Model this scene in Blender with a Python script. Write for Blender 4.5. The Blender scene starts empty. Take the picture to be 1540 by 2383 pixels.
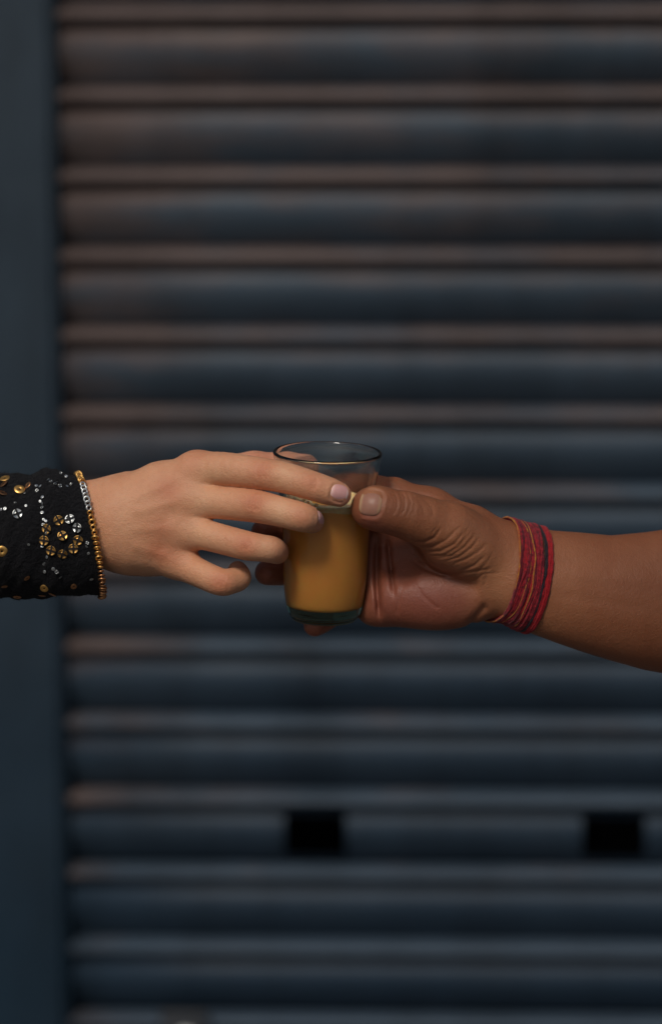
import bpy, bmesh, math, random
import numpy as np
from mathutils import Vector, Matrix
import openvdb

random.seed(7)
rng = np.random.default_rng(11)
scene = bpy.context.scene
COL = scene.collection

# ------------------------------------------------------------------ camera, sky, sun, exposure
TH = math.radians(12.2)                 # camera looks down by this much
DG = 2.3                                # metres from lens to the glass
PXM = 4000.0                            # study units per metre at the glass (40 per cm)
UC, VC = 770.0, 1191.5
FWD = np.array([0, math.cos(TH), -math.sin(TH)])
UPV = np.array([0, math.sin(TH), math.cos(TH)])
RGT = np.array([1.0, 0, 0])
C0 = np.array([0.0, 0.0, 1.15])
CAM = C0 - FWD * DG

cam = bpy.data.cameras.new('camera')
cam.sensor_fit = 'VERTICAL'; cam.sensor_height = 36.0
cam.lens = 36.0 / (2383 / PXM / DG)
cam.clip_start = 0.05; cam.clip_end = 400
cam.dof.use_dof = True; cam.dof.focus_distance = DG - 0.025
cam.dof.aperture_fstop = cam.lens / 28.0
cam.dof.aperture_blades = 0
co = bpy.data.objects.new('camera', cam); COL.objects.link(co)
M = Matrix(((RGT[0], UPV[0], -FWD[0]), (RGT[1], UPV[1], -FWD[1]), (RGT[2], UPV[2], -FWD[2]))).to_4x4()
co.matrix_world = Matrix.Translation(CAM) @ M
scene.camera = co

SUN_EL, SUN_AZ = math.radians(50), math.radians(204)    # azimuth clockwise from +Y
world = bpy.data.worlds.new('World'); scene.world = world; world.use_nodes = True
wn = world.node_tree; wn.nodes.clear()
sky = wn.nodes.new('ShaderNodeTexSky'); sky.sky_type = 'NISHITA'; sky.sun_disc = False
sky.sun_elevation = SUN_EL; sky.sun_rotation = SUN_AZ
sky.dust_density = 3.0; sky.air_density = 1.0; sky.ozone_density = 1.0
bg = wn.nodes.new('ShaderNodeBackground'); bg.inputs['Strength'].default_value = 0.05
wo = wn.nodes.new('ShaderNodeOutputWorld')
wn.links.new(sky.outputs[0], bg.inputs[0]); wn.links.new(bg.outputs[0], wo.inputs[0])

sun = bpy.data.lights.new('sun', 'SUN'); sun.energy = 1.5; sun.angle = math.radians(12)
sun.color = (1.0, 0.93, 0.84)
so = bpy.data.objects.new('sun', sun); COL.objects.link(so)
sd = Vector((math.sin(SUN_AZ) * math.cos(SUN_EL), math.cos(SUN_AZ) * math.cos(SUN_EL), math.sin(SUN_EL)))
so.rotation_euler = sd.to_track_quat('Z', 'Y').to_euler()

scene.view_settings.view_transform = 'Standard'; scene.view_settings.look = 'None'
scene.view_settings.exposure = 0.18; scene.view_settings.gamma = 1.0
scene.view_settings.use_curve_mapping = False
scene.cycles.use_denoising = True
scene.cycles.max_bounces = 14; scene.cycles.transmission_bounces = 12; scene.cycles.transparent_max_bounces = 12
scene.cycles.blur_glossy = 0.3
scene.cycles.sample_clamp_indirect = 6.0


# ------------------------------------------------------------------ helpers
def W(p):
    """study coordinates (u, v, d) -> world metres; d runs away from the lens."""
    p = np.atleast_2d(np.asarray(p, float))
    s = (1 + p[:, 2] / (DG * PXM))[:, None]
    return (C0 + s * ((p[:, 0:1] - UC) / PXM * RGT + (VC - p[:, 1:2]) / PXM * UPV)
            + p[:, 2:3] / PXM * FWD)

def W1(u, v, d):
    return Vector(W((u, v, d))[0])

def tag(o, label=None, cat=None, group=None, kind=None):
    if label: o['label'] = label
    if cat: o['category'] = cat
    if group: o['group'] = group
    if kind: o['kind'] = kind
    return o

def link(name, me, mat=None, parent=None):
    o = bpy.data.objects.new(name, me); COL.objects.link(o)
    if mat is not None and me is not None:
        for m in (mat if isinstance(mat, (list, tuple)) else [mat]):
            me.materials.append(m)
    if parent is not None: o.parent = parent
    return o

def mesh_np(name, verts, faces, smooth=True):
    me = bpy.data.meshes.new(name)
    me.from_pydata([tuple(map(float, v)) for v in verts], [], [tuple(map(int, f)) for f in faces])
    me.update()
    if smooth: me.polygons.foreach_set('use_smooth', [True] * len(me.polygons))
    return me

def bm_mesh(name, bm, smooth=False):
    bmesh.ops.recalc_face_normals(bm, faces=bm.faces)
    me = bpy.data.meshes.new(name); bm.to_mesh(me); bm.free()
    if smooth: me.polygons.foreach_set('use_smooth', [True] * len(me.polygons))
    return me

def box_bm(bm, x0, x1, y0, y1, z0, z1, bevel=0.0):
    r = bmesh.ops.create_cube(bm, size=1.0)
    for v in r['verts']:
        v.co = Vector(((x0 + x1) / 2 + v.co.x * (x1 - x0), (y0 + y1) / 2 + v.co.y * (y1 - y0), (z0 + z1) / 2 + v.co.z * (z1 - z0)))
    if bevel:
        es = list({e for v in r['verts'] for e in v.link_edges})
        bmesh.ops.bevel(bm, geom=es, offset=bevel, segments=3, affect='EDGES', profile=0.5)

def lathe(profile, n=96, close=False):
    vs, fs = [], []
    m = len(profile)
    for i in range(n):
        a = 2 * math.pi * i / n
        for r, z in profile: vs.append((r * math.cos(a), r * math.sin(a), z))
    for i in range(n):
        j = (i + 1) % n
        for k in range(m - 1 + (1 if close else 0)):
            k2 = (k + 1) % m
            fs.append((i * m + k, j * m + k, j * m + k2, i * m + k2))
    return vs, fs

def tube(path, rad, sides=8, closed=False):
    P = np.asarray(path, float); n = len(P)
    rad = np.broadcast_to(np.asarray(rad, float), (n,))
    T = np.roll(P, -1, 0) - np.roll(P, 1, 0) if closed else np.gradient(P, axis=0)
    T /= np.linalg.norm(T, axis=1)[:, None] + 1e-12
    ref = np.array([0.13, 0.31, 0.94]); vs = []
    up = np.cross(T[0], ref); up /= np.linalg.norm(up)
    for i in range(n):
        up = up - T[i] * np.dot(up, T[i]); up /= np.linalg.norm(up)
        b = np.cross(T[i], up)
        for k in range(sides):
            a = 2 * math.pi * k / sides
            vs.append(P[i] + rad[i] * (math.cos(a) * up + math.sin(a) * b))
    fs = []
    for i in range(n if closed else n - 1):
        j = (i + 1) % n
        for k in range(sides):
            k2 = (k + 1) % sides
            fs.append((i * sides + k, i * sides + k2, j * sides + k2, j * sides + k))
    if not closed:
        fs.append(tuple(range(sides - 1, -1, -1))); fs.append(tuple((n - 1) * sides + k for k in range(sides)))
    return vs, fs


# ------------------------------------------------------------------ materials
class NT:
    def __init__(self, name):
        self.m = bpy.data.materials.new(name); self.m.use_nodes = True
        self.t = self.m.node_tree; self.t.nodes.clear()
        self.out = self.n('ShaderNodeOutputMaterial'); self.b = self.n('ShaderNodeBsdfPrincipled')
        self.l(self.b.outputs[0], self.out.inputs[0])
    def n(self, t, **kw):
        x = self.t.nodes.new(t)
        for k, v in kw.items(): setattr(x, k, v)
        return x
    def l(self, a, b): self.t.links.new(a, b)
    def set(self, **kw):
        for k, v in kw.items(): self.b.inputs[k.replace('_', ' ')].default_value = v
        return self
    def coord(self, which='Object', scale=None):
        c = self.n('ShaderNodeTexCoord')
        if scale is None: return c.outputs[which]
        mp = self.n('ShaderNodeMapping'); mp.inputs['Scale'].default_value = scale
        self.l(c.outputs[which], mp.inputs[0]); return mp.outputs[0]
    def noise(self, vec, scale, detail=4, rough=0.55):
        x = self.n('ShaderNodeTexNoise'); x.inputs['Scale'].default_value = scale
        x.inputs['Detail'].default_value = detail; x.inputs['Roughness'].default_value = rough
        self.l(vec, x.inputs['Vector']); return x.outputs['Fac']
    def ramp(self, fac, stops):
        r = self.n('ShaderNodeValToRGB'); e = r.color_ramp.elements
        while len(e) < len(stops): e.new(0.5)
        for k, (p, c) in enumerate(stops):
            e[k].position = p; e[k].color = c if len(c) == 4 else (*c, 1)
        self.l(fac, r.inputs[0]); return r.outputs[0]
    def mix(self, fac, a, b, mode='MIX'):
        x = self.n('ShaderNodeMix', data_type='RGBA', blend_type=mode)
        for s, v in ((0, fac), (6, a), (7, b)):
            if hasattr(v, 'links'): self.l(v, x.inputs[s])
            else: x.inputs[s].default_value = v if s == 0 else (*v, 1)
        return x.outputs[2]
    def math(self, op, a, b=0.0, clamp=False):
        x = self.n('ShaderNodeMath', operation=op, use_clamp=clamp)
        for s, v in ((0, a), (1, b)):
            if hasattr(v, 'links'): self.l(v, x.inputs[s])
            else: x.inputs[s].default_value = v
        return x.outputs[0]
    def bump(self, h, strength, dist, prev=None):
        x = self.n('ShaderNodeBump'); x.inputs['Strength'].default_value = strength
        x.inputs['Distance'].default_value = dist; self.l(h, x.inputs['Height'])
        if prev is not None: self.l(prev, x.inputs['Normal'])
        return x.outputs[0]

def skin_mat(name, mottled, bump=0.35, rough=0.5):
    k = NT(name)
    at = k.n('ShaderNodeVertexColor', layer_name='skin')
    v = k.coord()
    n1 = k.noise(v, 55, 3); n2 = k.noise(v, 260, 3, 0.6); n3 = k.noise(v, 1500, 3, 0.6)
    c = k.mix(k.math('MULTIPLY', n1, 1.0), at.outputs[0], k.mix(1.0, at.outputs[0], mottled, 'MULTIPLY'))
    c = k.mix(k.math('MULTIPLY', k.ramp(n2, [(0.5, (0, 0, 0)), (0.75, (1, 1, 1))]), 0.22), c, k.mix(1.0, c, mottled, 'MULTIPLY'))
    k.l(c, k.b.inputs['Base Color'])
    vo = k.n('ShaderNodeTexVoronoi'); vo.inputs['Scale'].default_value = 900; k.l(v, vo.inputs['Vector'])
    b = k.bump(vo.outputs['Distance'], bump * 0.5, 0.0004)
    b = k.bump(n3, bump, 0.0005, b); b = k.bump(n2, bump * 0.5, 0.0012, b)
    k.l(b, k.b.inputs['Normal'])
    k.set(Roughness=rough, IOR=1.4, Subsurface_Weight=0.28, Subsurface_Scale=0.0026)
    k.b.inputs['Subsurface Radius'].default_value = (1.0, 0.38, 0.2)
    k.b.inputs['Specular IOR Level'].default_value = 0.5
    return k.m

def simple(name, col, rough=0.5, metal=0.0, bump=None, var=0.25, vscale=40.0, spec=0.5):
    k = NT(name); v = k.coord()
    n1 = k.noise(v, vscale, 5)
    c = k.mix(k.ramp(n1, [(0.3, (0, 0, 0)), (0.7, (1, 1, 1))]), tuple(x * (1 - var) for x in col), tuple(min(1, x * (1 + var)) for x in col))
    k.l(c, k.b.inputs['Base Color']); k.set(Roughness=rough, Metallic=metal)
    k.b.inputs['Specular IOR Level'].default_value = spec
    if bump: k.l(k.bump(k.noise(v, bump[0], 4), bump[1], bump[2]), k.b.inputs['Normal'])
    return k.m

MAT = {}
MAT['skin_a'] = skin_mat('fair_skin', (0.80, 0.64, 0.56), 0.6, 0.48)
MAT['skin_b'] = skin_mat('tan_skin', (0.80, 0.68, 0.60), 0.5, 0.42)
def nail_mat(name, col, tip):
    k = NT(name); v = k.coord(); n1 = k.noise(v, 400, 3)
    at = k.n('ShaderNodeVertexColor', layer_name='tip')
    c = k.mix(at.outputs[0], k.mix(n1, col, tuple(x * 0.85 for x in col)), tip)
    k.b.inputs['Specular IOR Level'].default_value = 0.3
    k.l(c, k.b.inputs['Base Color']); k.set(Roughness=0.42, Subsurface_Weight=0.2, Subsurface_Scale=0.002)
    k.l(k.bump(k.noise(k.coord('Object', (300, 300, 40)), 4, 3), 0.15, 0.0004), k.b.inputs['Normal'])
    return k.m
MAT['nail_a'] = nail_mat('pink_nail', (0.72, 0.38, 0.35), (0.80, 0.54, 0.48))
MAT['nail_b'] = nail_mat('worn_nail', (0.33, 0.16, 0.11), (0.45, 0.28, 0.16))

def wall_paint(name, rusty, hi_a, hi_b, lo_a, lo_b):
    """old paint: rusting higher up, bluer lower down; waning light towards the foot painted in, ragged borders"""
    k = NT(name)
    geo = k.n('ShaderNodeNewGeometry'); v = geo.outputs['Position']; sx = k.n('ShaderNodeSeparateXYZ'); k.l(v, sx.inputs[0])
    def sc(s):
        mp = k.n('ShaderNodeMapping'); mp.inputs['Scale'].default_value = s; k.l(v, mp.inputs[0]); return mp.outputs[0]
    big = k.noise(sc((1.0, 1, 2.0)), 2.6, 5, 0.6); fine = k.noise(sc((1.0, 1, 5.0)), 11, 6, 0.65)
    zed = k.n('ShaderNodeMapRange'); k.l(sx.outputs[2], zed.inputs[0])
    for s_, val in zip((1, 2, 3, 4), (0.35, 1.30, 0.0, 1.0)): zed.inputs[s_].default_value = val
    falloff = k.math('ADD', zed.outputs[0], k.math('MULTIPLY', k.math('SUBTRACT', big, 0.5), 0.7), True)
    paint = k.mix(falloff, k.mix(fine, lo_a, lo_b), k.mix(fine, hi_a, hi_b))  # darkens towards the foot: fading light painted into the colour
    if rusty:
        left = k.n('ShaderNodeMapRange'); k.l(sx.outputs[0], left.inputs[0])
        for s_, val in zip((1, 2, 3, 4), (-0.27, -0.10, 0.16, 0.0)): left.inputs[s_].default_value = val
        up = k.math('SUBTRACT', k.math('MULTIPLY', zed.outputs[0], 0.36), 0.05)
        oc = k.n('ShaderNodeSeparateXYZ'); k.l(k.coord('Object'), oc.inputs[0]); jt = k.n('ShaderNodeMapRange'); k.l(oc.outputs[2], jt.inputs[0])
        for s_, val in zip((1, 2, 3, 4), (-0.030, -0.005, -0.08, 0.12)): jt.inputs[s_].default_value = val     # rust creeps out of the slat joints
        ridge_tone = k.n('ShaderNodeMapRange'); k.l(oc.outputs[2], ridge_tone.inputs[0])
        for s_, val in zip((1, 2, 3, 4), (-0.009, -0.005, 0.0, 0.42)): ridge_tone.inputs[s_].default_value = val      # slat ridges mixed paler than the rest
        paint = k.mix(ridge_tone.outputs[0], paint, (0.080, 0.112, 0.148))
        ru = k.math('ADD', k.math('ADD', k.math('MULTIPLY', big, 0.45), k.math('MULTIPLY', fine, 0.55)), k.math('ADD', k.math('ADD', up, jt.outputs[0]), left.outputs[0]))
        rustc = k.mix(fine, (0.100, 0.064, 0.052), (0.135, 0.100, 0.090))
        paint = k.mix(k.ramp(ru, [(0.66, (0, 0, 0)), (0.90, (0.85, 0.85, 0.85))]), paint, rustc)
    grime = k.ramp(k.noise(sc((2.2, 1, 0.7)), 5, 6, 0.65), [(0.42, (1, 1, 1)), (0.75, (0.6, 0.6, 0.6))])
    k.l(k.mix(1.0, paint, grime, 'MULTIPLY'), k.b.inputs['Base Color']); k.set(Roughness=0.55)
    k.b.inputs['Specular IOR Level'].default_value = 0.3
    k.l(k.bump(k.noise(v, 120, 4), 0.25, 0.002), k.b.inputs['Normal'])
    return k.m
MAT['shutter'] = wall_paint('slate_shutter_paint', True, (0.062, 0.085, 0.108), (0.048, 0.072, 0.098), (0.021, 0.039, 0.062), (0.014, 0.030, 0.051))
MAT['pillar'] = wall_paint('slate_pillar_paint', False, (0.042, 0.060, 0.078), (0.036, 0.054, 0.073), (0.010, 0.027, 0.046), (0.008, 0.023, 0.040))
MAT['rail'] = simple('dark_steel_rail', (0.045, 0.05, 0.058), 0.55, 0.3)
MAT['dark'] = simple('dim_plaster', (0.03, 0.03, 0.032), 0.9)
MAT['ground'] = simple('dusty_asphalt', (0.055, 0.052, 0.05), 0.9, 0, (90, 0.5, 0.01), 0.35, 6.0)
MAT['steel'] = simple('pale_worn_steel', (0.72, 0.74, 0.70), 0.5, 0.1)

k = NT('greenish_tea_glass')
k.set(Base_Color=(0.985, 0.995, 0.99, 1), Roughness=0.015, IOR=1.5, Transmission_Weight=1.0)
va = k.n('ShaderNodeVolumeAbsorption'); va.inputs['Color'].default_value = (0.34, 0.50, 0.38, 1); va.inputs['Density'].default_value = 66
k.l(va.outputs[0], k.out.inputs['Volume'])
v = k.coord(); sm = k.ramp(k.noise(v, 55, 5, 0.65), [(0.36, (0.02, 0.02, 0.02)), (0.72, (0.16, 0.16, 0.16))])
k.l(sm, k.b.inputs['Roughness'])        # finger smears and steam film
MAT['glass'] = k.m
k = NT('milk_tea'); v = k.coord()
c = k.mix(k.noise(v, 60, 3), (0.95, 0.385, 0.065), (0.97, 0.43, 0.09))
k.l(c, k.b.inputs['Base Color']); k.set(Roughness=0.35, Subsurface_Weight=0.3, Subsurface_Scale=0.004)
MAT['tea'] = k.m
k = NT('tea_froth'); v = k.coord()
vo = k.n('ShaderNodeTexVoronoi'); vo.inputs['Scale'].default_value = 420; k.l(v, vo.inputs['Vector'])
c = k.mix(k.noise(v, 90, 4), (0.95, 0.56, 0.22), (0.96, 0.74, 0.42)); k.l(c, k.b.inputs['Base Color'])
k.set(Roughness=0.4, Subsurface_Weight=0.3, Subsurface_Scale=0.003)
k.l(k.bump(vo.outputs['Distance'], 0.6, 0.0012), k.b.inputs['Normal'])
MAT['froth'] = k.m

k = NT('black_georgette'); v = k.coord()
c = k.mix(k.noise(v, 300, 4), (0.002, 0.002, 0.003), (0.007, 0.007, 0.009)); k.l(c, k.b.inputs['Base Color'])
k.set(Roughness=0.92, Sheen_Weight=0.03, Sheen_Roughness=0.5); k.b.inputs['Specular IOR Level'].default_value = 0.2
k.l(k.bump(k.noise(v, 380, 4), 0.9, 0.003, k.bump(k.noise(v, 1400, 3), 0.9, 0.0014)), k.b.inputs['Normal']); MAT['cloth'] = k.m
MAT['gold'] = simple('gold_sequin', (0.80, 0.46, 0.14), 0.42, 1.0, None, 0.1)
MAT['silver'] = simple('silver_sequin', (0.66, 0.68, 0.66), 0.42, 1.0, None, 0.1)
MAT['copper'] = simple('copper_sequin', (0.55, 0.27, 0.12), 0.36, 1.0, None, 0.1)
MAT['stitch'] = simple('black_stitch', (0.006, 0.006, 0.007), 0.9)
def thread(name, c1, c2):
    k = NT(name); v = k.coord()
    c = k.mix(k.ramp(k.noise(v, 500, 4), [(0.35, (0, 0, 0)), (0.65, (1, 1, 1))]), c1, c2); k.l(c, k.b.inputs['Base Color'])
    k.set(Roughness=0.85, Sheen_Weight=0.1); k.b.inputs['Specular IOR Level'].default_value = 0.2
    k.l(k.bump(k.noise(v, 1800, 3), 0.9, 0.001), k.b.inputs['Normal']); return k.m
MAT['thread_red'] = thread('crimson_thread', (0.13, 0.004, 0.010), (0.33, 0.014, 0.024))
MAT['thread_gold'] = thread('gold_thread', (0.44, 0.19, 0.022), (0.34, 0.06, 0.025))
MAT['thread_wine'] = thread('wine_thread', (0.07, 0.004, 0.010), (0.16, 0.008, 0.018))
MAT['thread_scarlet'] = thread('scarlet_thread', (0.26, 0.004, 0.008), (0.38, 0.010, 0.016))
MAT['thread_dark'] = thread('dark_thread', (0.007, 0.006, 0.009), (0.018, 0.015, 0.022))

# ------------------------------------------------------------------ the setting: ground, shutter, pillar
g = bmesh.new(); bmesh.ops.create_grid(g, x_segments=2, y_segments=2, size=150)
tag(link('ground', bm_mesh('ground', g), MAT['ground']), kind='structure')

DW = 3.86                                            # lens to shutter, along the view
YAW = math.radians(2.3)
PW = CAM + FWD * DW
WALL = Matrix.Translation((PW[0], PW[1], 0)) @ Matrix.Rotation(-YAW, 4, 'Z')
EX = np.array([math.cos(YAW), -math.sin(YAW), 0]); NW = np.array([-math.sin(YAW), -math.cos(YAW), 0])
def on_wall(u, v, out=0.0):
    """where the sight line through (u, v) meets the shutter plane: (x along, z up)"""
    d = FWD * DG + RGT * (u - UC) / PXM + UPV * (VC - v) / PXM
    p0 = np.array([PW[0], PW[1], 0]) + NW * out
    t = np.dot(p0 - CAM, NW) / np.dot(d, NW); p = CAM + d * t
    return float(np.dot(p - p0, EX)), float(p[2])

def wall_empty(name):
    e = bpy.data.objects.new(name, None); COL.objects.link(e); e.matrix_world = WALL; return e

z_a = on_wall(770, 33)[1]; z_b = on_wall(770, 2203)[1]
PITCH = (z_a - z_b) / 12.0
shutter = wall_empty('rolling_shutter')
tag(shutter, 'corrugated grey-blue metal rolling shutter with rust stains behind the hands', 'shutter')
XE = on_wall(133, 1190, 0.03)[0]                     # pillar's edge
X0, X1 = XE - 0.03, 2.3
prof = []
for i in range(11):                                  # bead
    a = math.pi * i / 10; prof.append((-0.01 + 0.098 * -math.cos(a), 0.27 * math.sin(a) ** 0.8))
prof.append((0.112, -0.03))
for i in range(15):                                  # wide curl
    t = i / 14; prof.append((0.135 + 0.745 * t, 0.03 - 0.07 * t + 0.190 * math.sin(math.pi * t ** 0.68) ** 0.9))
prof = [(t, o) for t, o in prof]
def slat_mesh(xs, holes=()):
    vs, fs = [], []
    m = len(prof)
    for x in xs:
        for t, o in prof: vs.append((x, -o * PITCH, -t * PITCH))
        for t, o in prof: vs.append((x, -o * PITCH + 0.0016, -t * PITCH))
    for i in range(len(xs) - 1):
        xm = (xs[i] + xs[i + 1]) / 2
        cut = any(a < xm < b for a, b in holes)
        for j in range(m - 1):
            tm = (prof[j][0] + prof[j + 1][0]) / 2
            if cut and 0.17 < tm < 0.80: continue
            a, b = i * 2 * m + j, (i + 1) * 2 * m + j
            fs.append((a, a + 1, b + 1, b)); fs.append((a + m, b + m, b + m + 1, a + m + 1))
    for j in range(m - 1):
        a = j; fs.append((a, a + m, a + m + 1, a + 1)); b = (len(xs) - 1) * 2 * m + j; fs.append((b, b + 1, b + m + 1, b + m))
    return mesh_np('slat', vs, fs)
h1 = (on_wall(662, 1945)[0], on_wall(806, 1945)[0]); h2 = (on_wall(1352, 1945)[0], on_wall(1498, 1945)[0])
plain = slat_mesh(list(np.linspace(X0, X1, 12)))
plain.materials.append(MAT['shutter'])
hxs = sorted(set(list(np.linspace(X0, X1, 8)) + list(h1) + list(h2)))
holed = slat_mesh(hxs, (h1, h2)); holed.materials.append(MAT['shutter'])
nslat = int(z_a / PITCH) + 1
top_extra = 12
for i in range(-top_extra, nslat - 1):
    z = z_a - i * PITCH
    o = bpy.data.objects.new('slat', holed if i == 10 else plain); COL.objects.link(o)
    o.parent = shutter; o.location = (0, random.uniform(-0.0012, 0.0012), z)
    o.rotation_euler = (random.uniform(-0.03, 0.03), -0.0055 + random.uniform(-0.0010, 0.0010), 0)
    if i == 10: o['label'] = 'slat with two dark rectangular slots'
ZT = z_a + top_extra * PITCH + 0.04
b = bmesh.new(); box_bm(b, X0 - 0.03, X1, 0.004 - 0.06, 0.004 + 0.03, -0.001, z_a - (nslat - 2) * PITCH - 0.8 * PITCH - 0.002 if False else 0.05, 0.004)
link('bottom_bar', bm_mesh('bottom_bar', b), MAT['rail'], shutter)
b = bmesh.new(); box_bm(b, XE + 0.0005, XE + 0.0045, -0.024, 0.03, 0.05, ZT, 0.001)
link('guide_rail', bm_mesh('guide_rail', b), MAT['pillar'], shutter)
b = bmesh.new(); box_bm(b, X1, X1 + 0.05, -0.055, 0.03, 0.05, ZT, 0.002)
link('guide_rail', bm_mesh('guide_rail', b), MAT['rail'], shutter)
b = bmesh.new(); box_bm(b, X0 - 0.05, X1 + 0.05, -0.22, 0.03, ZT, ZT + 0.34, 0.02)
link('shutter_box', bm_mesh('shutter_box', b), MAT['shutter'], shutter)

pil = wall_empty('wall')
tag(pil, 'flat grey-blue painted wall along the left edge beside the shutter', 'wall')
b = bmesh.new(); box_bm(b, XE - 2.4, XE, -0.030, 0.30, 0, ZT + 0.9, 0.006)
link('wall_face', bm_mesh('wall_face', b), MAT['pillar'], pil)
b = bmesh.new(); box_bm(b, XE - 2.42, XE + 0.002, -0.050, 0.29, 0, 0.10, 0.008)
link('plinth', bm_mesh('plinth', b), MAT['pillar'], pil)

room = wall_empty('shop_interior'); tag(room, kind='structure')
b = bmesh.new(); box_bm(b, X0 - 0.008, X1 + 0.3, 0.04, 1.8, 0.002, ZT + 0.5)
for f in [f for f in b.faces if f.normal.y < -0.9]: b.faces.remove(f)
link('interior_wall', bm_mesh('interior_wall', b), MAT['dark'], room)

# small pale padlock on a dark hasp low on the shutter
lx, lz = on_wall(440, 2392)
lock = wall_empty('padlock'); tag(lock, 'small pale padlock on a dark hasp at the lower edge of the picture', 'padlock')
b = bmesh.new(); box_bm(b, lx - 0.026, lx + 0.022, -0.034, -0.027, lz - 0.075, lz + 0.028, 0.002)
link('hasp', bm_mesh('hasp', b), MAT['rail'], lock)
path = [(lx + 0.0105 * math.cos(a), -0.044, lz - 0.004 + 0.013 * math.sin(a)) for a in np.linspace(0, math.pi, 14)]
path = [(lx + 0.0105, -0.044, lz - 0.022)] + path + [(lx - 0.0105, -0.044, lz - 0.022)]
vs, fs = tube(path, 0.0052, 10); link('shackle', mesh_np('shackle', vs, fs), MAT['steel'], lock)
b = bmesh.new(); box_bm(b, lx - 0.022, lx + 0.022, -0.055, -0.034, lz - 0.062, lz - 0.02, 0.004)
link('lock_body', bm_mesh('lock_body', b), MAT['steel'], lock)

# ------------------------------------------------------------------ tea glass
LEAN = math.radians(1.2)
def v2z(v): return (1440 - v) / PXM / 0.977
RP = [(1050, 127.5), (1064, 125), (1107, 117.5), (1140, 112), (1180, 106), (1225, 101.5), (1257, 99.8), (1313, 98.5), (1360, 96.5), (1392, 92.5), (1413, 88.5), (1427, 85), (1440, 80)]
RZ = np.array([v2z(v) for v, r in RP][::-1]); RR = np.array([r / PXM for v, r in RP][::-1])
HG = RZ[-1]
glass_base = W1(754, 1440, 42)
GM = Matrix.Translation(glass_base) @ Matrix.Rotation(LEAN, 4, 'Y')
GMI = np.array(GM.inverted())
def rad_out(z): return np.interp(z, RZ, RR)
def glass_sdf(wp):
    """signed distance (study units) to the solid tumbler, world points (...,3)"""
    q = wp @ GMI[:3, :3].T + GMI[:3, 3]
    r = np.hypot(q[..., 0], q[..., 1]); z = q[..., 2]
    return np.maximum(np.maximum(r - rad_out(z), -z), z - HG) * PXM

zs = np.linspace(0.004, HG - 0.0016, 40)
# smooth the outline
rs = np.interp(zs, RZ, RR)
for _ in range(3): rs[1:-1] = (rs[:-2] + 2 * rs[1:-1] + rs[2:]) / 4
outer = [(0.0001, 0.0022), (0.010, 0.0020), (0.0150, 0.0008), (0.0175, 0.0), (0.0188, 0.0003), (0.0197, 0.0012), (0.0201, 0.0020), (0.0200, 0.0026), (0.0206, 0.0031), (0.0210, 0.0036)] + [(float(r), float(z)) for r, z in zip(rs, zs)]
rt = rs[-1]
rim = [(rt + 0.0001, HG - 0.0008), (rt - 0.0005, HG - 0.0001), (rt - 0.0011, HG), (rt - 0.0017, HG - 0.0003), (rt - 0.0021, HG - 0.0012)]
TB = 0.0088                                          # inner floor
def rin(z): return np.interp(z, zs, rs) - np.interp(z, [0.0, 0.012, 0.04, HG], [0.0034, 0.0026, 0.0022, 0.0020])
zi = np.linspace(HG - 0.003, TB + 0.002, 34)
inner = [(float(rin(z)), float(z)) for z in zi]
rb = inner[-1][0]
inner += [(rb - 0.0006, TB + 0.0009), (rb - 0.0018, TB + 0.0002), (rb - 0.0045, TB), (0.008, TB), (0.0001, TB)]
vs, fs = lathe(outer + rim + inner, 128)
me = mesh_np('tea_glass', vs, fs)
bmx = bmesh.new(); bmx.from_mesh(me); bmesh.ops.remove_doubles(bmx, verts=bmx.verts, dist=0.00003)
bmesh.ops.recalc_face_normals(bmx, faces=bmx.faces); bmx.to_mesh(me); bmx.free()
me.polygons.foreach_set('use_smooth', [True] * len(me.polygons))
tg = link('tea_glass', me, MAT['glass']); tg.matrix_world = GM
tag(tg, 'clear tumbler of milk tea held between the two hands', 'glass')

LV = v2z(1168)                                       # tea level
tp = [(0.0001, LV), (float(rin(LV)) * 0.6, LV), (float(rin(LV)) - 0.0012, LV + 0.0001), (float(rin(LV)) + 0.0003, LV + 0.0008)]
for z in np.linspace(LV - 0.0012, TB + 0.002, 24): tp.append((float(rin(z)) + 0.0004, float(z)))
tp += [(rb - 0.0004, TB + 0.0007), (rb - 0.0020, TB - 0.0002), (0.010, TB - 0.0003), (0.0001, TB - 0.0003)]
vs, fs = lathe(tp, 96)
me = mesh_np('tea', vs, fs)
bmx = bmesh.new(); bmx.from_mesh(me); bmesh.ops.remove_doubles(bmx, verts=bmx.verts, dist=0.00003)
bmesh.ops.recalc_face_normals(bmx, faces=bmx.faces); bmx.to_mesh(me); bmx.free()
me.polygons.foreach_set('use_smooth', [True] * len(me.polygons))
tea = link('tea', me, MAT['tea']); tea.matrix_world = GM
tag(tea, 'orange-brown milk tea with pale froth filling the tumbler', 'tea')
rl = float(rin(LV))
fp = [(rl * 0.35, LV + 0.0002), (rl * 0.5, LV + 0.0009), (rl * 0.75, LV + 0.0013), (rl * 0.92, LV + 0.0016), (rl + 0.0002, LV + 0.0022), (rl + 0.0004, LV + 0.0010), (rl + 0.0005, LV - 0.0004), (rl + 0.0001, LV - 0.0009)]
vs, fs = lathe(fp, 96)
vs = [(x * (1 + 0.05 * math.sin(3 * math.atan2(y, x) + 1) * (1 if math.hypot(x, y) < rl * 0.6 else 0)), y, z - (0.0012 * (0.5 + 0.5 * math.sin(5 * math.atan2(y, x))) if z < LV - 0.0002 else 0)) for x, y, z in vs]
fo = link('froth', mesh_np('froth', vs, fs), MAT['froth'], tea)
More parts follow.
